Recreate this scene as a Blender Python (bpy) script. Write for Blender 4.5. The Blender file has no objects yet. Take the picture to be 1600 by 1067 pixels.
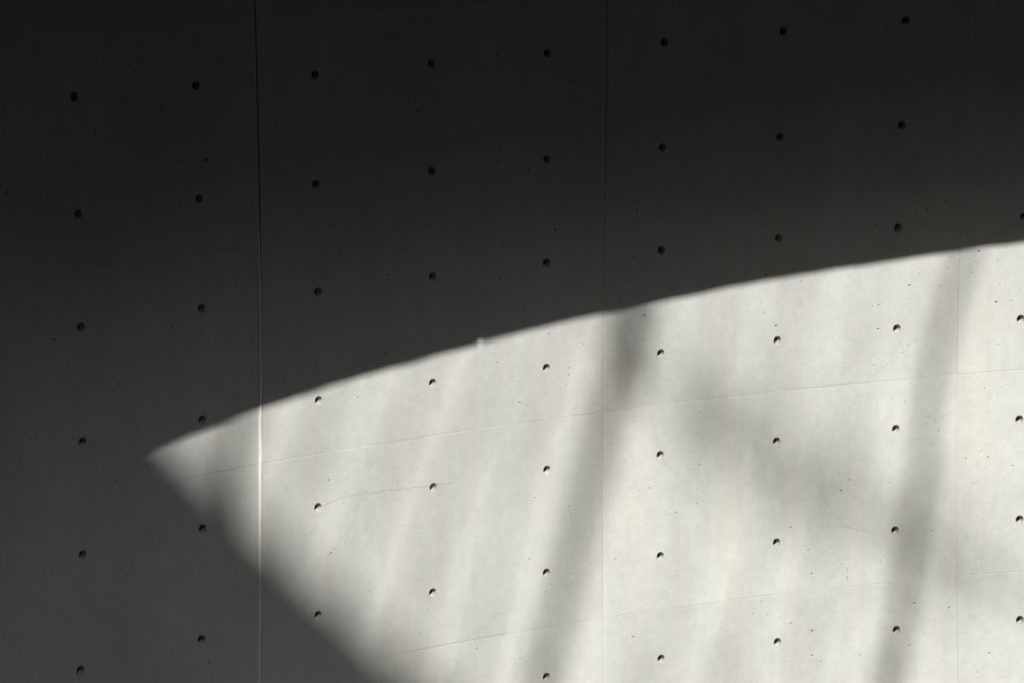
import bpy, bmesh, math, random
from mathutils import Vector, Matrix, noise

# ------------------------------------------------------------------ camera, sky, sun, exposure
SC = bpy.context.scene
COL = SC.collection
Z0 = 2.925                      # height of the middle row of tie holes above the court floor
RAD = 12.9326                   # plan radius of the curved wall, centre at (0, -RAD)
SUN = Vector((-0.3835, -0.9, 1.0)).normalized()

cam = bpy.data.cameras.new('camera')
cam.sensor_width = 36.0
cam.lens = 36.0 * 8000.0 / 1600.0
cam.clip_start, cam.clip_end = 0.5, 2000.0
co = bpy.data.objects.new('camera', cam); COL.objects.link(co)
right = Vector((0.815111591, -0.579303850, 0.000378968))
up = Vector((0.10233033, 0.14462809, 0.98418048))
fwd = Vector((0.57019435, 0.80217814, -0.17716839))
M = Matrix((right, up, -fwd)).transposed().to_4x4()
M.translation = Vector((-12.60278732, -17.47489388, 3.98926821 + Z0))
co.matrix_world = M
SC.camera = co

world = bpy.data.worlds.new('World'); SC.world = world
world.use_nodes = True
wn = world.node_tree.nodes; wl = world.node_tree.links
wn.clear()
sky = wn.new('ShaderNodeTexSky'); sky.sky_type = 'NISHITA'; sky.sun_disc = False
sky.sun_elevation = math.asin(SUN.z)
sky.sun_rotation = math.atan2(SUN.x, SUN.y)
bg = wn.new('ShaderNodeBackground'); bg.inputs['Strength'].default_value = 0.15
sky.dust_density = 2.0; sky.air_density = 1.0; sky.ozone_density = 0.5
wo = wn.new('ShaderNodeOutputWorld')
wl.new(sky.outputs[0], bg.inputs['Color']); wl.new(bg.outputs[0], wo.inputs['Surface'])

sun = bpy.data.lights.new('sun', 'SUN'); sun.energy = 5.0; sun.angle = math.radians(0.53)
sun.color = (1.0, 0.955, 0.925)
so = bpy.data.objects.new('sun', sun); COL.objects.link(so)
so.rotation_euler = SUN.to_track_quat('Z', 'Y').to_euler(); so.location = (0, -10, 30)

vs = SC.view_settings
vs.view_transform = 'Standard'; vs.look = 'None'; vs.gamma = 1.0; vs.use_curve_mapping = False
vs.exposure = 0.47
SC.cycles.max_bounces = 8; SC.cycles.diffuse_bounces = 6
SC.cycles.use_denoising = True

# ------------------------------------------------------------------ helpers
def link(name, me, mat=None, parent=None):
    o = bpy.data.objects.new(name, me); COL.objects.link(o)
    if mat: me.materials.append(mat)
    if parent: o.parent = parent
    return o

def mesh(name, verts, faces, smooth=False):
    me = bpy.data.meshes.new(name); me.from_pydata(verts, [], faces); me.update()
    if smooth: me.polygons.foreach_set('use_smooth', [True] * len(me.polygons))
    return me

def empty(name, loc, label, cat, group=None):
    o = bpy.data.objects.new(name, None); COL.objects.link(o); o.location = loc
    o['label'] = label; o['category'] = cat
    if group: o['group'] = group
    return o

def on_wall(s, z, d=0.0):
    """point on the concave wall face: s = arc length, z = height above the middle hole row, d = depth into the wall"""
    a = s / RAD; r = RAD + d
    return Vector((math.sin(a) * r, math.cos(a) * r - RAD, z + Z0))

class Nodes:
    def __init__(self, name):
        self.m = bpy.data.materials.new(name); self.m.use_nodes = True
        self.n = self.m.node_tree.nodes; self.l = self.m.node_tree.links
        self.b = self.n['Principled BSDF']
        self.geo = self.n.new('ShaderNodeNewGeometry')
    def noise(self, scale, detail=3, rough=0.5, vec=(1, 1, 1), off=(0, 0, 0)):
        mp = self.n.new('ShaderNodeMapping'); mp.inputs['Scale'].default_value = vec
        mp.inputs['Location'].default_value = off
        self.l.new(self.geo.outputs['Position'], mp.inputs['Vector'])
        t = self.n.new('ShaderNodeTexNoise'); t.inputs['Scale'].default_value = scale
        t.inputs['Detail'].default_value = detail; t.inputs['Roughness'].default_value = rough
        self.l.new(mp.outputs[0], t.inputs['Vector'])
        return t.outputs['Fac']
    def ramp(self, fac, stops):
        r = self.n.new('ShaderNodeValToRGB'); e = r.color_ramp.elements
        while len(e) < len(stops): e.new(0.5)
        for k, (p, c) in enumerate(stops):
            e[k].position = p; e[k].color = (*c, 1) if isinstance(c, tuple) else (c, c, c, 1)
        self.l.new(fac, r.inputs[0]); return r.outputs[0]
    def mix(self, a, b, fac, mode='MIX'):
        m = self.n.new('ShaderNodeMix'); m.data_type = 'RGBA'; m.blend_type = mode
        for k, v in ((6, a), (7, b), (0, fac)):
            sock = m.inputs[k]
            if hasattr(v, 'is_output'): self.l.new(v, sock)
            elif k == 0: sock.default_value = v
            else: sock.default_value = (*v, 1) if isinstance(v, tuple) else (v, v, v, 1)
        return m.outputs[2]
    def bump(self, h, dist, strength=1.0, prev=None):
        b = self.n.new('ShaderNodeBump'); b.inputs['Distance'].default_value = dist
        b.inputs['Strength'].default_value = strength
        self.l.new(h, b.inputs['Height'])
        if prev: self.l.new(prev, b.inputs['Normal'])
        return b.outputs[0]
    def done(self, color, rough, normal=None):
        if hasattr(color, 'is_output'): self.l.new(color, self.b.inputs['Base Color'])
        else: self.b.inputs['Base Color'].default_value = (*color, 1)
        self.b.inputs['Roughness'].default_value = rough
        self.b.inputs['Specular IOR Level'].default_value = 0.25
        if normal: self.l.new(normal, self.b.inputs['Normal'])
        return self.m

def plain(name, color, var=0.15, scale=4.0, rough=0.85, bump=0.004):
    N = Nodes(name)
    f = N.noise(scale, 5, 0.6)
    c = N.ramp(f, [(0.3, tuple(v * (1 - var) for v in color)), (0.7, tuple(min(1, v * (1 + var)) for v in color))])
    return N.done(c, rough, N.bump(N.noise(scale * 9, 4, 0.6), bump))

def concrete(name, base, smear=True):
    N = Nodes(name)
    # tall vertical pour stains, alternately a touch warm and a touch green-grey
    st = N.noise(1.0, 4, 0.55, (5.5, 5.5, 0.55))
    warm = tuple(b * k for b, k in zip(base, (1.018, 0.992, 0.976)))
    cool = tuple(b * k for b, k in zip(base, (0.990, 1.008, 1.002)))
    c = N.ramp(st, [(0.36, warm), (0.5, base), (0.64, cool)])
    # cloudy tone
    cl = N.ramp(N.noise(1.6, 5, 0.6, (1, 1, 0.7), (3, 1, 7)), [(0.3, 0.9), (0.7, 1.06)])
    c = N.mix(c, cl, 1.0, 'MULTIPLY')
    # runs
    rn = N.ramp(N.noise(1.0, 3, 0.6, (22, 22, 0.9), (9, 0, 2)), [(0.35, 0.985), (0.6, 1.008)])
    c = N.mix(c, rn, 1.0, 'MULTIPLY')
    # cement mottling and sand grain
    mo = N.ramp(N.noise(24, 5, 0.65), [(0.3, 0.95), (0.7, 1.04)])
    c = N.mix(c, mo, 1.0, 'MULTIPLY')
    md = N.ramp(N.noise(7.5, 5, 0.62, off=(2, 8, 1)), [(0.32, 0.965), (0.68, 1.03)])
    c = N.mix(c, md, 1.0, 'MULTIPLY')
    gr = N.ramp(N.noise(260, 3, 0.7), [(0.25, 0.91), (0.75, 1.07)])
    c = N.mix(c, gr, 1.0, 'MULTIPLY')
    # sparse small dark flecks
    fl = N.ramp(N.noise(95, 2, 0.5, off=(5, 5, 5)), [(0.26, 0.72), (0.31, 1.0)])
    c = N.mix(c, fl, 0.6, 'MULTIPLY')
    # per-panel tone
    oi = N.n.new('ShaderNodeObjectInfo')
    pt = N.ramp(oi.outputs['Random'], [(0.0, 0.96), (1.0, 1.03)])
    c = N.mix(c, pt, 1.0, 'MULTIPLY')
    h = N.bump(N.noise(2.2, 3, 0.5), 0.004, 0.6)
    h = N.bump(N.noise(120, 4, 0.6), 0.0006, 0.7, h)
    m = N.done(c, 0.8, h)
    return m

M_CON = concrete('cast_concrete', (0.504, 0.524, 0.493))
M_HOLE = plain('tie_hole_mortar', (0.42, 0.405, 0.375), 0.06, 60, 0.9, 0.0005)
M_PLUG_SHADE = plain('tie_plug_shade', (0.085, 0.075, 0.065), 0.2, 80, 0.95, 0.0005)  # plug colour kept dark to deepen the shade inside the holes
M_BEAD = plain('joint_mortar', (0.70, 0.705, 0.68), 0.04, 30, 0.8, 0.0006)
M_CRACK = plain('crack_dirt', (0.3, 0.29, 0.27), 0.15, 50, 0.95, 0.0004)
M_CORE = plain('wall_core_concrete', (0.2, 0.2, 0.19), 0.1, 6)
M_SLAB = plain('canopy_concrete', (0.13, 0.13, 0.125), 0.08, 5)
M_FLOOR = plain('court_gravel', (0.045, 0.054, 0.034), 0.25, 7)
M_GROUND = plain('far_ground', (0.04, 0.05, 0.03), 0.3, 0.5)
M_RENDER = plain('dark_render', (0.06, 0.06, 0.056), 0.1, 3)
M_ROOF = plain('slate_roof', (0.06, 0.062, 0.065), 0.2, 3)
M_GLASS = plain('dark_window_glass', (0.03, 0.035, 0.04), 0.1, 3, 0.1, 0.0)
M_BARK = plain('bark', (0.09, 0.075, 0.06), 0.25, 12, 0.9, 0.01)
M_LEAF = plain('leaf_green', (0.06, 0.09, 0.035), 0.3, 3, 0.6, 0.0)

# ------------------------------------------------------------------ ground
def sheet(name, x0, y0, x1, y1, z, mat):
    o = link(name, mesh(name, [(x0, y0, z), (x1, y0, z), (x1, y1, z), (x0, y1, z)], [(0, 1, 2, 3)]), mat)
    o['kind'] = 'structure'; return o
sheet('ground', -600, -600, 600, 600, -0.004, M_GROUND)
sheet('courtyard_floor', -16, -21, 16, 8, 0.0, M_FLOOR)

# ------------------------------------------------------------------ the curved concrete wall
# lens distortion baked into the panel and hole grid (metres), cubic in s and z
WARP = [(0, 1, -0.000335, 0.000759), (0, 2, 0.00134, -0.002565), (0, 3, -7e-06, 0.007193), (1, 0, 0.000194, -5.7e-05),
        (1, 1, -0.001292, 0.00131), (1, 2, 0.00732, 0.001543), (1, 3, 5.3e-05, -0.000153), (2, 0, 0.002558, -0.00069),
        (2, 1, 0.001647, 0.004872), (2, 2, -0.00039, -2e-06), (3, 0, 0.005038, -1.7e-05), (3, 1, -0.000135, 0.000163)]
def sstep(x): x = max(0.0, min(1.0, x)); return x * x * (3 - 2 * x)
def drift(s, z):
    w = sstep((5.1 - abs(s)) / 1.8) * sstep((z + 2.9) / 0.9)
    sc, zc = max(-3.6, min(3.6, s)), max(-2.2, min(2.2, z))
    ds = dz = 0.0
    for i, j, a, b in WARP:
        t = sc ** i * zc ** j; ds += a * t; dz += b * t
    w *= sstep((2.475 - z) / 0.25) if z > 2.225 else 1.0
    return s + ds * w, z + dz * w
ROW_OFF = {0: -0.012, 1: -0.009, 2: -0.003, 3: -0.002, 4: 0.004, 5: 0.005, 6: 0.012}

SEAMS = [-6.9, -5.1, -3.3, -1.5, 0.3, 2.1, 3.9, 5.7]
#            half gap, chamfer width, chamfer depth of each vertical seam
SEAM_KIND = {-1.5: (0.0108, 0.002, 0.0012), 0.3: (0.0003, 0.010, 0.0026), 2.1: (0.0003, 0.005, 0.0018)}
LEVELS = [-2.925, -2.025, -1.125, -0.225, 0.675, 1.575, 2.475]
DEPTH = 0.045
HOLE_R = 0.0185

wall = empty('concrete_wall', (0, 0, 0), 'tall curved wall of pale cast concrete panels dotted with round tie holes, crossed by sun and shade', 'wall')

rnd = random.Random(11)
hole_me = None
def make_hole_mesh():
    """funnel-shaped lining of a form-tie hole with a plugged end coloured dark to deepen its shade; axis along local +Y (into the wall)"""
    n = 24; prof = [(1.0, 0.0008), (0.985, 0.004), (0.94, 0.010), (0.87, 0.0165), (0.75, 0.0225), (0.58, 0.0265)]
    vs_, fs, mi = [], [], []
    for r, d in prof:
        for k in range(n):
            a = 2 * math.pi * k / n; vs_.append((HOLE_R * r * math.cos(a), d, HOLE_R * r * math.sin(a)))
    for q in range(len(prof) - 1):
        for k in range(n):
            k2 = (k + 1) % n
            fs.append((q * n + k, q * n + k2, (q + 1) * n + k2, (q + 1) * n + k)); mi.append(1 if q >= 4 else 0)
    c = len(vs_); vs_.append((0, 0.028, 0))
    q = len(prof) - 1
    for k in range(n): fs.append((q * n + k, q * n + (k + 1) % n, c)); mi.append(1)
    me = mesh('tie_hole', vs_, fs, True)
    me.materials.append(M_HOLE); me.materials.append(M_PLUG_SHADE)
    me.polygons.foreach_set('material_index', mi)
    return me
hole_me = make_hole_mesh()

def panel(ci, ri):
    s0, s1 = SEAMS[ci], SEAMS[ci + 1]; z0, z1 = LEVELS[ri], LEVELS[ri + 1]
    seen = -3.4 < s0 < 2.2 and z1 > -1.8
    g0, cw0, cd0 = SEAM_KIND.get(s0, (0.0004, 0.003, 0.0015))
    g1, cw1, cd1 = SEAM_KIND.get(s1, (0.0004, 0.003, 0.0015))
    gz, cwz, cdz = 0.0003, 0.0026, 0.0012
    nu, nv = (118, 58) if seen else (48, 24)
    us = [s0 + g0] + [s0 + g0 + cw0 + (s1 - s0 - g0 - g1 - cw0 - cw1) * k / nu for k in range(nu + 1)] + [s1 - g1]
    zs = [z0 + gz] + [z0 + gz + cwz + (z1 - z0 - 2 * gz - 2 * cwz) * k / nv for k in range(nv + 1)] + [z1 - gz]
    NU, NV = len(us), len(zs)
    proud = rnd.uniform(-0.0004, 0.0004)
    cs, cz = (s0 + s1) / 2, (z0 + z1) / 2
    org = on_wall(*drift(cs, cz))
    verts, faces = [], []
    def P(s, z, d):
        s_, z_ = drift(s, z); v = on_wall(s_, z_, d - proud) - org; verts.append(v[:]); return len(verts) - 1
    # lips at the seams open and close along their length
    def lip(a, seed): return max(0.0, min(1.0, 0.55 + 0.9 * noise.noise(Vector((a * 2.3, seed, 0.3)))))
    idx = [[0] * NV for _ in range(NU)]
    for i, s in enumerate(us):
        for j, z in enumerate(zs):
            d = 0.0
            if i == 0: d = cd0 * (0.6 + 0.4 * lip(z, s0))
            elif i == NU - 1: d = cd1 * (0.6 + 0.4 * lip(z, s1 + 9))
            if j == 0: d = max(d, 0.5 * cdz * sstep(2.2 * lip(s, z0) - 0.75))
            elif j == NV - 1: d = max(d, cdz * sstep(2.2 * lip(s + 40, z1 + 5) - 0.75))
            idx[i][j] = P(s, z, d)
    used = [[False] * (NV - 1) for _ in range(NU - 1)]
    # tie holes: three columns, two rows in each panel
    holes = []
    if seen:
        for a in range(3):
            for b in range(2):
                hs = s0 + 0.3 + 0.6 * a
                hz = z0 + 0.225 + 0.45 * b
                row = round((1.35 - hz) / 0.45)
                hz += ROW_OFF.get(row, 0.0)
                hs += rnd.uniform(-0.003, 0.003); hz += rnd.uniform(-0.003, 0.003)
                ic = min(range(NU), key=lambda k: abs(us[k] - hs)); jc = min(range(NV), key=lambda k: abs(zs[k] - hz))
                h = 3
                for i in range(ic - h, ic + h):
                    for j in range(jc - h, jc + h): used[i][j] = True
                ring = [(i, jc - h) for i in range(ic - h, ic + h)] + [(ic + h, j) for j in range(jc - h, jc + h)] \
                     + [(i, jc + h) for i in range(ic + h, ic - h, -1)] + [(ic - h, j) for j in range(jc + h, jc - h, -1)]
                n = len(ring)
                loops = [[idx[i][j] for i, j in ring]]
                ang = [math.atan2(zs[j] - zs[jc], us[i] - us[ic]) for i, j in ring]
                for rr, dd in ((HOLE_R * 1.35, 0.0), (HOLE_R * 1.035, 0.0), (HOLE_R * 0.999, 0.0012)):
                    loops.append([P(hs + rr * (1 + 0.03 * noise.noise(Vector((t * 1.7, hs * 9, hz * 9))) * (dd == 0)) * math.cos(t),
                                    hz + rr * math.sin(t), dd) for t in ang])
                for A, B in zip(loops, loops[1:]):
                    for k in range(n):
                        k2 = (k + 1) % n; faces.append((A[k], A[k2], B[k2], B[k]))
                holes.append((hs, hz))
        # air pits left by bubbles in the pour: real little craters
        for _ in range(620):
            i = rnd.randrange(2, NU - 3); j = rnd.randrange(2, NV - 3)
            s, z = us[i], zs[j]
            dens = 0.6 + 1.5 * noise.noise(Vector((s * 2.6, z * 3.1, 4.7))) + 0.12 * z
            if rnd.random() > dens or used[i][j]: continue
            used[i][j] = True
            r = min(0.0058, 0.0010 + rnd.paretovariate(2.1) * 0.0006)
            cs_, cz_ = (us[i] + us[i + 1]) / 2 + rnd.uniform(-.002, .002), (zs[j] + zs[j + 1]) / 2 + rnd.uniform(-.002, .002)
            ex = rnd.uniform(0.8, 1.2); dep = r * rnd.uniform(1.1, 2.3)
            rg = []
            for rr, dd in ((1.0, 0.0), (0.8, dep)):
                rg.append([P(cs_ + r * ex * rr * math.cos(t) * rnd.uniform(.85, 1.1), cz_ + r * rr * math.sin(t) * rnd.uniform(.85, 1.1), dd)
                           for t in [math.pi * (1.125 + 0.25 * k) for k in range(8)]])
            co_ = [idx[i][j], idx[i + 1][j], idx[i + 1][j + 1], idx[i][j + 1]]
            # ring vertices start at 202.5 deg: pairs (0,1) belong to the left-bottom corner
            A = rg[0]
            for k in range(4):
                c0 = co_[k]; c1 = co_[(k + 1) % 4]
                a0, a1, a2 = A[(2 * k) % 8], A[(2 * k + 1) % 8], A[(2 * k + 2) % 8]
                faces.append((c0, a1, a0)); faces.append((c0, c1, a2, a1))
            for k in range(8):
                k2 = (k + 1) % 8; faces.append((A[k], A[k2], rg[1][k2], rg[1][k]))
            faces.append(tuple(rg[1]))
    for i in range(NU - 1):
        for j in range(NV - 1):
            if not used[i][j]:
                faces.append((idx[i][j], idx[i + 1][j], idx[i + 1][j + 1], idx[i][j + 1]))
    # side faces down to the core
    border = [(i, 0) for i in range(NU)] + [(NU - 1, j) for j in range(1, NV)] + [(i, NV - 1) for i in range(NU - 2, -1, -1)] + [(0, j) for j in range(NV - 2, 0, -1)]
    top = [idx[i][j] for i, j in border]; low = [P(us[i], zs[j], DEPTH) for i, j in border]
    for k in range(len(top)):
        k2 = (k + 1) % len(top); faces.append((top[k2], top[k], low[k], low[k2]))
    me = mesh('concrete_panel', verts, faces)
    o = link('concrete_panel', me, M_CON, wall); o.location = org
    for hs, hz in holes:
        s_, z_ = drift(hs, hz)
        h = bpy.data.objects.new('tie_hole', hole_me); COL.objects.link(h); h.parent = o
        h.location = on_wall(s_, z_, -proud) - org
        h.rotation_euler = (0, 0, -s_ / RAD)
    return o

for ci in range(len(SEAMS) - 1):
    for ri in range(len(LEVELS) - 1):
        panel(ci, ri)

def arc_solid(name, r_in, r_out, a0, a1, z0, z1, mat, n=96, parent=None, edge=None):
    vs_, fs = [], []
    for k in range(n + 1):
        a = a0 + (a1 - a0) * k / n
        for r in (r_in, r_out):
            for z in (z0, z1): vs_.append((math.sin(a) * r, math.cos(a) * r - RAD, z))
    for k in range(n):
        b = 4 * k; c = b + 4
        fs += [(b, c, c + 2, b + 2), (b + 3, c + 3, c + 1, b + 1), (b + 1, c + 1, c, b), (b + 2, c + 2, c + 3, b + 3)]
    e = 4 * n; fs += [(0, 2, 3, 1), (e + 1, e + 3, e + 2, e)]
    return link(name, mesh(name, vs_, fs), mat, parent)
arc_solid('wall_core', RAD + DEPTH, RAD + 0.35, -6.9 / RAD, 5.7 / RAD, 0.0, Z0 + 2.475, M_CORE, 60, wall)

# mortar bead in the wide pour joint
def bead():
    vs_, fs = [], []; n, m = 420, 9
    for k in range(n + 1):
        z = -2.9 + 5.36 * k / n
        wv = 0.0006 * noise.noise(Vector((z * 5, 1, 0)))
        lft = -0.0104; rgt = 0.0088 + 0.0012 * noise.noise(Vector((z * 9, 3, 0))) + 0.0006 * noise.noise(Vector((z * 60, 3, 0)))
        rgt += 0.004 * math.exp(-((z - -0.19) / 0.022) ** 2) + 0.003 * math.exp(-((z - 0.66) / 0.02) ** 2)
        sunk = 0.006 * sstep((z - 0.45) / 0.35)         # the upper length was pointed less full
        for q in range(m):
            t = q / (m - 1); s = -1.5 + wv + lft + (rgt - lft) * t
            d = 0.007 - 0.011 * math.sin(math.pi * t) ** 0.35 + sunk
            s_, z_ = drift(s, z); vs_.append(on_wall(s_, z_, d)[:])
    for k in range(n):
        for q in range(m - 1):
            a = k * m + q; fs.append((a, a + 1, a + m + 1, a + m))
    link('joint_bead', mesh('joint_bead', vs_, fs, True), M_BEAD, wall)
bead()

CRACKS = [
 [(-1.492, .896), (-1.351, .898), (-1.294, .885), (-1.18, .9), (-1.056, .891), (-.975, .926), (-.864, .932), (-.807, .951), (-.703, .982), (-.592, 1.012), (-.411, 1.013), (-.25, 1.019)],
 [(.281, .65), (.281, .566), (.315, .432), (.349, .306), (.387, .236), (.421, .176), (.465, .068), (.506, -.032), (.524, -.13), (.548, -.265), (.582, -.382), (.617, -.472), (.665, -.531), (.709, -.559)],
 [(1.427, -.536), (1.452, -.637), (1.463, -.725), (1.511, -.8)], [(1.522, -.866), (1.613, -.884), (1.715, -.921)],
 [(-1.208, -.451), (-1.099, -.43), (-.871, -.428), (-.616, -.442), (-.504, -.443)],
 [(-1.92, .794), (-1.783, .785), (-1.692, .796), (-1.611, .798), (-1.533, .819)], [(-2.123, .767), (-2.032, .783), (-1.931, .793), (-1.85, .792)]]
def crack(pts, w=0.001):
    path = []
    for (a, b), (c, d) in zip(pts, pts[1:]):
        L = math.hypot(c - a, d - b); n = max(2, int(L / 0.012))
        for k in range(n):
            t = k / n; s = a + (c - a) * t; z = b + (d - b) * t
            path.append((s + 0.006 * noise.noise(Vector((s * 22, z * 22, 1))), z + 0.006 * noise.noise(Vector((s * 22, z * 22, 8)))))
    path.append(pts[-1])
    vs_, fs = [], []
    for k, (s, z) in enumerate(path):
        s2, z2 = path[min(k + 1, len(path) - 1)]; s1, z1 = path[max(k - 1, 0)]
        dx, dz = s2 - s1, z2 - z1; L = math.hypot(dx, dz) or 1
        ww = w * 0.5 * (0.55 + 0.9 * abs(noise.noise(Vector((k * 0.21, w * 900, s)))))
        for sg in (-1, 1): vs_.append(on_wall(s - sg * dz / L * ww, z + sg * dx / L * ww, -0.0009)[:])
    for k in range(len(path) - 1): fs.append((2 * k, 2 * k + 2, 2 * k + 3, 2 * k + 1))
    link('hairline_crack', mesh('hairline_crack', vs_, fs), M_CRACK, wall)
for c in CRACKS: crack(c)

# ------------------------------------------------------------------ the canopy over the wall (its edge throws the long curved shadow)
R_EDGE = 10.893
def canopy():
    zb, zt = Z0 + 2.4775, Z0 + 2.74
    an = math.atan2(-1.244, -2.1155 + RAD)          # a chip in the lip
    aa = sorted([-0.75 + 1.5 * k / 400 for k in range(401)] + [an - .0018, an - .0007, an + .0007, an + .0018])
    vs_, fs = [], []
    for a in aa:
        r = R_EDGE + 0.005 * noise.noise(Vector((a * 19, 0, 0))) + 0.004 * noise.noise(Vector((a * 70, 5, 0)))
        rc = r + (0.013 if abs(a - an) < .001 else 0)
        for rr, z in ((rc, zb), (r, zb + 0.06), (r, zt), (RAD + 0.36, zt), (RAD + 0.36, zb)):
            vs_.append((math.sin(a) * rr, math.cos(a) * rr - RAD, z))
    m = 5; n = len(aa)
    for k in range(n - 1):
        for q in range(m):
            q2 = (q + 1) % m; fs.append((k * m + q, k * m + q2, (k + 1) * m + q2, (k + 1) * m + q))
    fs += [tuple(range(m))[::-1], tuple((n - 1) * m + q for q in range(m))]
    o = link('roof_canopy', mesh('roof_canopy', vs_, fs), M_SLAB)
    o['label'] = 'curved concrete canopy slab over the wall, throwing the long curved shadow edge'; o['category'] = 'canopy'
canopy()

# ------------------------------------------------------------------ hall across the court, and unseen blocks added to cut sky light
def prism(name, pts, y0, y1, mat, parent):
    n = len(pts)
    vs_ = [(x, y0, z) for x, z in pts] + [(x, y1, z) for x, z in pts]
    fs = [tuple(range(n)), tuple(range(n, 2 * n))[::-1]] + [(k, k + n, (k + 1) % n + n, (k + 1) % n) for k in range(n)]
    me = mesh(name, vs_, fs); bm = bmesh.new(); bm.from_mesh(me); bmesh.ops.recalc_face_normals(bm, faces=bm.faces); bm.to_mesh(me); bm.free()
    return link(name, me, mat, parent)
SL = -0.857
def roof_z(x): return 26.47 + Z0 + SL * (x + 12.133)
hall = empty('gabled_hall', (-20, -28, 0), 'tall dark gabled hall whose roof slope shades the lower left of the wall', 'building')
def loc(o): o.location = -hall.location; return o
xr, xe = -18.0, -7.5
loc(prism('wall', [(xr - 10, 0), (xe - 1, 0), (xe - 1, roof_z(xe - 1) - 0.45), (xr, roof_z(xr) - 0.45), (xr - 10, roof_z(xe) - 0.45)], -24.5, -36, M_RENDER, hall))
th = 0.4
loc(prism('roof', [(xr, roof_z(xr)), (xe, roof_z(xe)), (xe, roof_z(xe) - th), (xr, roof_z(xr) - th), (xr - 11, roof_z(xe) - th), (xr - 11, roof_z(xe))], -24.0, -36.5, M_ROOF, hall))
for wx in (-25, -21.5, -18, -14.5, -11):
    for wz in (3, 7, 11, 15):
        f = loc(prism('window', [(wx - .7, wz), (wx + .7, wz), (wx + .7, wz + 2), (wx - .7, wz + 2)], -24.42, -24.52, M_RENDER, hall))
        g = prism('pane', [(wx - .6, wz + .1), (wx + .6, wz + .1), (wx + .6, wz + 1.9), (wx - .6, wz + 1.9)], -24.40, -24.44, M_GLASS, f)
front_block = empty('sky_block_front', (8, -30, 0), 'unseen long stepped dark block added beside the gabled hall to cut sky light', 'building')  # unseen, added and stepped to close off low sky light in front
def locw(o): o.location = -front_block.location; return o
locw(prism('wall', [(-8.4, 0), (30, 0), (30, 25), (-3, 25), (-3, 20.5), (-8.4, 20.5)], -26, -34, M_RENDER, front_block))
locw(prism('roof', [(-8.4, 20.503), (-3.003, 20.503), (-3.003, 20.9), (-8.4, 20.9)], -25.7, -34.3, M_ROOF, front_block))
locw(prism('roof', [(-3.2, 25.003), (30.3, 25.003), (30.3, 25.4), (-3.2, 25.4)], -25.7, -34.3, M_ROOF, front_block))
for wx in range(-4, 29, 4):
    for wz in (3, 7, 11, 15):
        f = locw(prism('window', [(wx - .7, wz), (wx + .7, wz), (wx + .7, wz + 2), (wx - .7, wz + 2)], -25.92, -26.02, M_RENDER, front_block))
        prism('pane', [(wx - .6, wz + .1), (wx + .6, wz + .1), (wx + .6, wz + 1.9), (wx - .6, wz + 1.9)], -25.90, -25.94, M_GLASS, f)

right_block = empty('sky_block_right', (8, -12, 0), 'unseen dark block added to the right of the court to cut sky light', 'building')  # added out of view to occlude the sky on the right
def loct(o): o.location = -right_block.location; return o
loct(prism('wall', [(8, 0), (17, 0), (17, 17), (8, 17)], 1.5, -22, M_RENDER, right_block))
loct(prism('roof', [(7.8, 17.003), (17.2, 17.003), (17.2, 17.4), (7.8, 17.4)], 1.7, -22.2, M_ROOF, right_block))

left_block = empty('sky_block_left', (-24, -10, 0), 'unseen dark block added to the left of the court to cut sky light', 'building')  # unseen block, put in to shut out sky light from the left
def loca(o): o.location = -left_block.location; return o
loca(prism('wall', [(-31, 0), (-18, 0), (-18, 16), (-31, 16)], 3, -21, M_RENDER, left_block))
loca(prism('roof', [(-31.2, 16.003), (-17.8, 16.003), (-17.8, 16.4), (-31.2, 16.4)], 3.2, -21.2, M_ROOF, left_block))

# ------------------------------------------------------------------ trees between the hall and the wall
def tube(path, radii, n=8):
    vs_, fs = [], []
    for k, p in enumerate(path):
        d = (path[min(k + 1, len(path) - 1)] - path[max(k - 1, 0)]).normalized()
        x = d.orthogonal().normalized(); x = (Vector((1, 0, 0)) - d * d.x).normalized() if abs(d.x) < 0.95 else x
        y = d.cross(x)
        for q in range(n):
            a = 2 * math.pi * q / n; vs_.append((p + (x * math.cos(a) + y * math.sin(a)) * radii[k])[:])
    for k in range(len(path) - 1):
        for q in range(n):
            q2 = (q + 1) % n; fs.append((k * n + q, k * n + q2, (k + 1) * n + q2, (k + 1) * n + q))
    fs.append(tuple(range(n))[::-1]); fs.append(tuple((len(path) - 1) * n + q for q in range(n)))
    return vs_, fs
def sunward(s, z, dist): return on_wall(s, z) + SUN * dist
def smooth_path(pts, per=6):
    out = []
    for k in range(len(pts) - 1):
        p0 = pts[max(k - 1, 0)]; p1 = pts[k]; p2 = pts[k + 1]; p3 = pts[min(k + 2, len(pts) - 1)]
        for q in range(per):
            t = q / per
            out.append(0.5 * ((2 * p1) + (p2 - p0) * t + (2 * p0 - 5 * p1 + 4 * p2 - p3) * t * t + (3 * p1 - p0 - 3 * p2 + p3) * t ** 3))
    out.append(pts[-1]); return out
def leaves(centers, n, spread, size, seed):
    r = random.Random(seed); vs_, fs = [], []
    for _ in range(n):
        c, k = r.choice(centers)
        p = c + Vector((r.gauss(0, spread * k), r.gauss(0, spread * k), r.gauss(0, spread * k)))
        u = Vector((r.gauss(0, 1), r.gauss(0, 1), r.gauss(0, 1))).normalized(); v = u.orthogonal().normalized()
        s = size * r.uniform(.6, 1.3); b = len(vs_)
        for a, c2 in ((-1, 0), (0, -.5), (1, 0), (0, .5)): vs_.append((p + u * s * a + v * s * c2)[:])
        fs.append((b, b + 1, b + 2, b + 3))
    return vs_, fs
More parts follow.
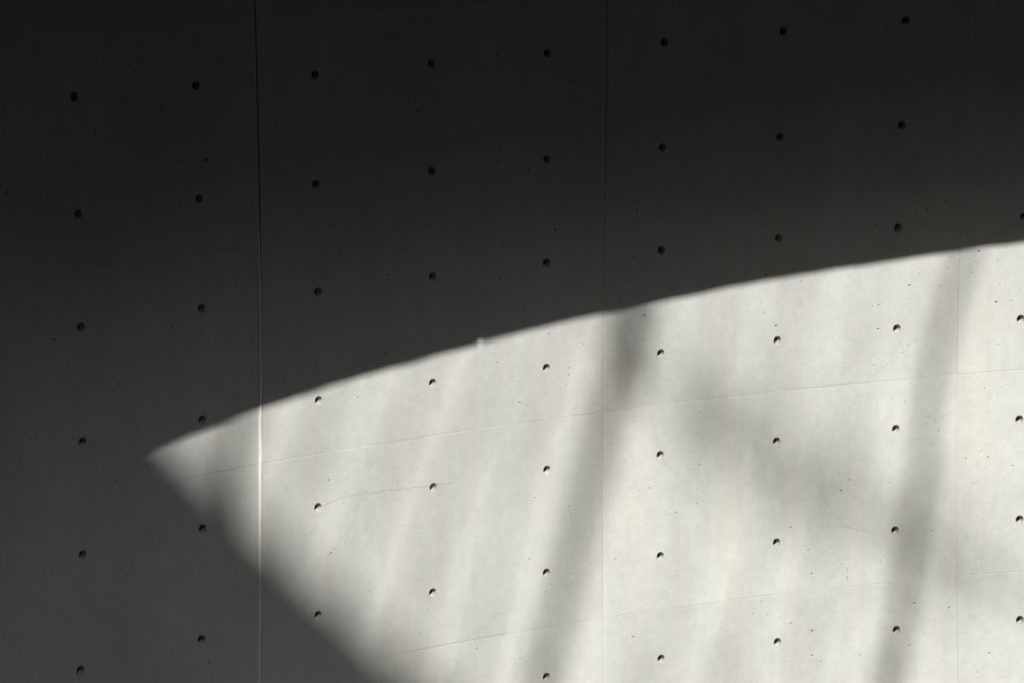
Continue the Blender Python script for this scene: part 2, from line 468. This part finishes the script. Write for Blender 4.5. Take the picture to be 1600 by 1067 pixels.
def tree(label, dist, pts, radii, clumps=(), group=None, crown=140, seed=1, name='tree', lean=0.0):
    """pts: where the sun carries the trunk on to the wall; the trunk itself stands out in the court"""
    mid = [sunward(s, z, dist) for s, z in pts]                       # from top to bottom
    low = mid[-1]
    foot = Vector((low.x - lean, low.y - 0.3, 0))
    hi = mid[0] + (mid[0] - mid[1]).normalized() * 2.5 + Vector((0.2, 0, 1.0))
    path = [foot, foot + (low - foot) * 0.35 + Vector((0.12, 0, 0)), foot + (low - foot) * 0.75] + mid[::-1] + [hi]
    rd = [radii[1] * 2.0, radii[1] * 1.6, radii[1] * 1.2] + [radii[1] + (radii[0] - radii[1]) * k / (len(mid) - 1) for k in range(len(mid))] + [radii[0] * .5]
    sp = smooth_path(path); per = 6
    sr = []
    for k in range(len(path) - 1): sr += [rd[k] + (rd[k + 1] - rd[k]) * q / per for q in range(per)]
    sr.append(rd[-1])
    root = empty(name, foot, label, 'tree', group)
    v, f = tube([p - foot for p in sp], sr)
    tr = link('trunk', mesh('trunk', v, f, True), M_BARK, root)
    r = random.Random(seed); bv, bf = [], []; cl = []
    for k in range(7):                                                # boughs of the crown, above the canopy's shadow line
        a = 2 * math.pi * k / 7 + r.random(); L = r.uniform(1.2, 2.2) * (radii[0] / 0.05) ** 0.4
        st = sp[-1] + (sp[-2] - sp[-1]) * r.uniform(0, 1); e = st + Vector((math.cos(a) * L, math.sin(a) * L, L * r.uniform(.7, 1.2)))
        m_ = (st + e) / 2 + Vector((0, 0, .2)); v, f = tube([st - foot, m_ - foot, e - foot], [radii[0] * .35, radii[0] * .25, .008], 6)
        b = len(bv); bv += v; bf += [tuple(i + b for i in q) for q in f]; cl += [(e - foot, 1.0), (m_ - foot + Vector((0, 0, .5)), .8)]
    link('branch', mesh('branch', bv, bf, True), M_BARK, tr)
    v, f = leaves(cl, crown, 0.32, 0.07, seed)
    link('crown', mesh('crown', v, f), M_LEAF, root)
    for q, (cpts, spread, cnt, size) in enumerate(clumps):
        v, f = leaves([(sunward(s, z, dist) - foot, k) for s, z, k in cpts], cnt, spread, size, seed * 31 + q)
        link('foliage', mesh('foliage', v, f), M_LEAF, root)
    return root

tA = tree('tall slim tree whose leaning trunk throws the darker soft stripe mid-wall', 26,
     [(.458, .215), (.441, .076), (.365, -.071), (.308, -.276), (.241, -.494), (.168, -.74), (.09, -1.013), (-.011, -1.389), (-.05, -1.75)],
     (0.062, 0.042), [([(.43, .07, 1), (.45, .13, 1), (.40, 0, 1)], 0.08, 22, 0.055)], seed=3)
tB = tree('tall slim tree whose trunk throws the paler soft stripe at the right of the wall', 23,
     [(2.20, .36), (2.15, .2), (2.07, -.068), (2.007, -.327), (1.998, -.581), (1.953, -.85), (1.914, -1.141), (1.844, -1.629), (1.8, -1.9)],
     (0.031, 0.037), seed=4)
tF = tree('slim tree beside the gabled hall, shading the corner of sunlight left of the wide joint', 27,
     [(-1.60, .12), (-1.63, 0), (-1.66, -.12), (-1.69, -.24), (-1.71, -.36), (-1.73, -.6), (-1.75, -1.2)], (0.055, 0.07), seed=5)
# the leafy bough: springs from a tree out to the right and droops across the sunlight
def bough_tree():
    D = 27
    path = [(.662, -.144), (.781, -.27), (1.001, -.435), (1.307, -.611), (1.612, -.802), (1.951, -.983), (2.256, -1.131), (2.528, -1.291), (2.9, -1.5), (3.6, -1.9)]
    pts = [sunward(s, z, D) for s, z in path]
    top = pts[-1] + Vector((1.2, -.2, -1.2)); foot = Vector((top.x + .4, top.y, 0))
    root = empty('tree', foot, 'broad tree at the far right whose leafy bough droops across the sunlight', 'tree')
    tp = smooth_path([foot, foot + Vector((-.2, 0, 8)), top, top + Vector((.1, 0, 4)), top + Vector((.3, .2, 9))])
    v, f = tube([p - foot for p in tp], [0.35 - 0.3 * k / (len(tp) - 1) for k in range(len(tp))])
    tr = link('trunk', mesh('trunk', v, f, True), M_BARK, root)
    bp = smooth_path([top] + pts[::-1])
    v, f = tube([p - foot for p in bp], [0.025 - 0.02 * k / (len(bp) - 1) for k in range(len(bp))], 6)
    link('branch', mesh('branch', v, f, True), M_BARK, tr)
    lp = smooth_path(pts[1:7], 8)
    cl = [(p - foot, 0.75 + 0.45 * min(1, k / 10)) for k, p in enumerate(lp)]
    v, f = leaves(cl, 950, 0.12, 0.022, 77)
    link('foliage', mesh('foliage', v, f), M_LEAF, root)
bough_tree()
# a thin screen of saplings: their faint slanting shadows stripe the sunlit wall
SAP = [(-1.1, .2, -.42, .012, 'sapling nearest the gabled hall'), (-.62, .2, -.41, .015, 'second sapling from the gabled hall'),
       (-.23, .2, -.40, .015, 'third sapling from the gabled hall'), (.07, .2, -.32, .012, 'sapling just left of the tree with the darker trunk shadow'),
       (.95, .2, -.22, .008, 'sapling just right of the tree with the darker trunk shadow'), (1.35, .25, -.2, .008, 'middle sapling between the two tall slim trees'),
       (1.70, .3, -.16, .007, 'sapling just left of the tree with the paler trunk shadow')]
for k, (s, z, ln, rd, which) in enumerate(SAP):
    pts = [(s + ln * t + 0.03 * math.sin(3 * t + k), z - t) for t in (0, .35, .7, 1.05, 1.4, 1.75, 2.1)]
    tree('thin ' + which + ', casting a faint stripe', 24 + (k * 7 % 5) * .6, pts, (rd, rd * 1.3),
         group='thin saplings in a row before the hall', crown=60, seed=20 + k, name='sapling')
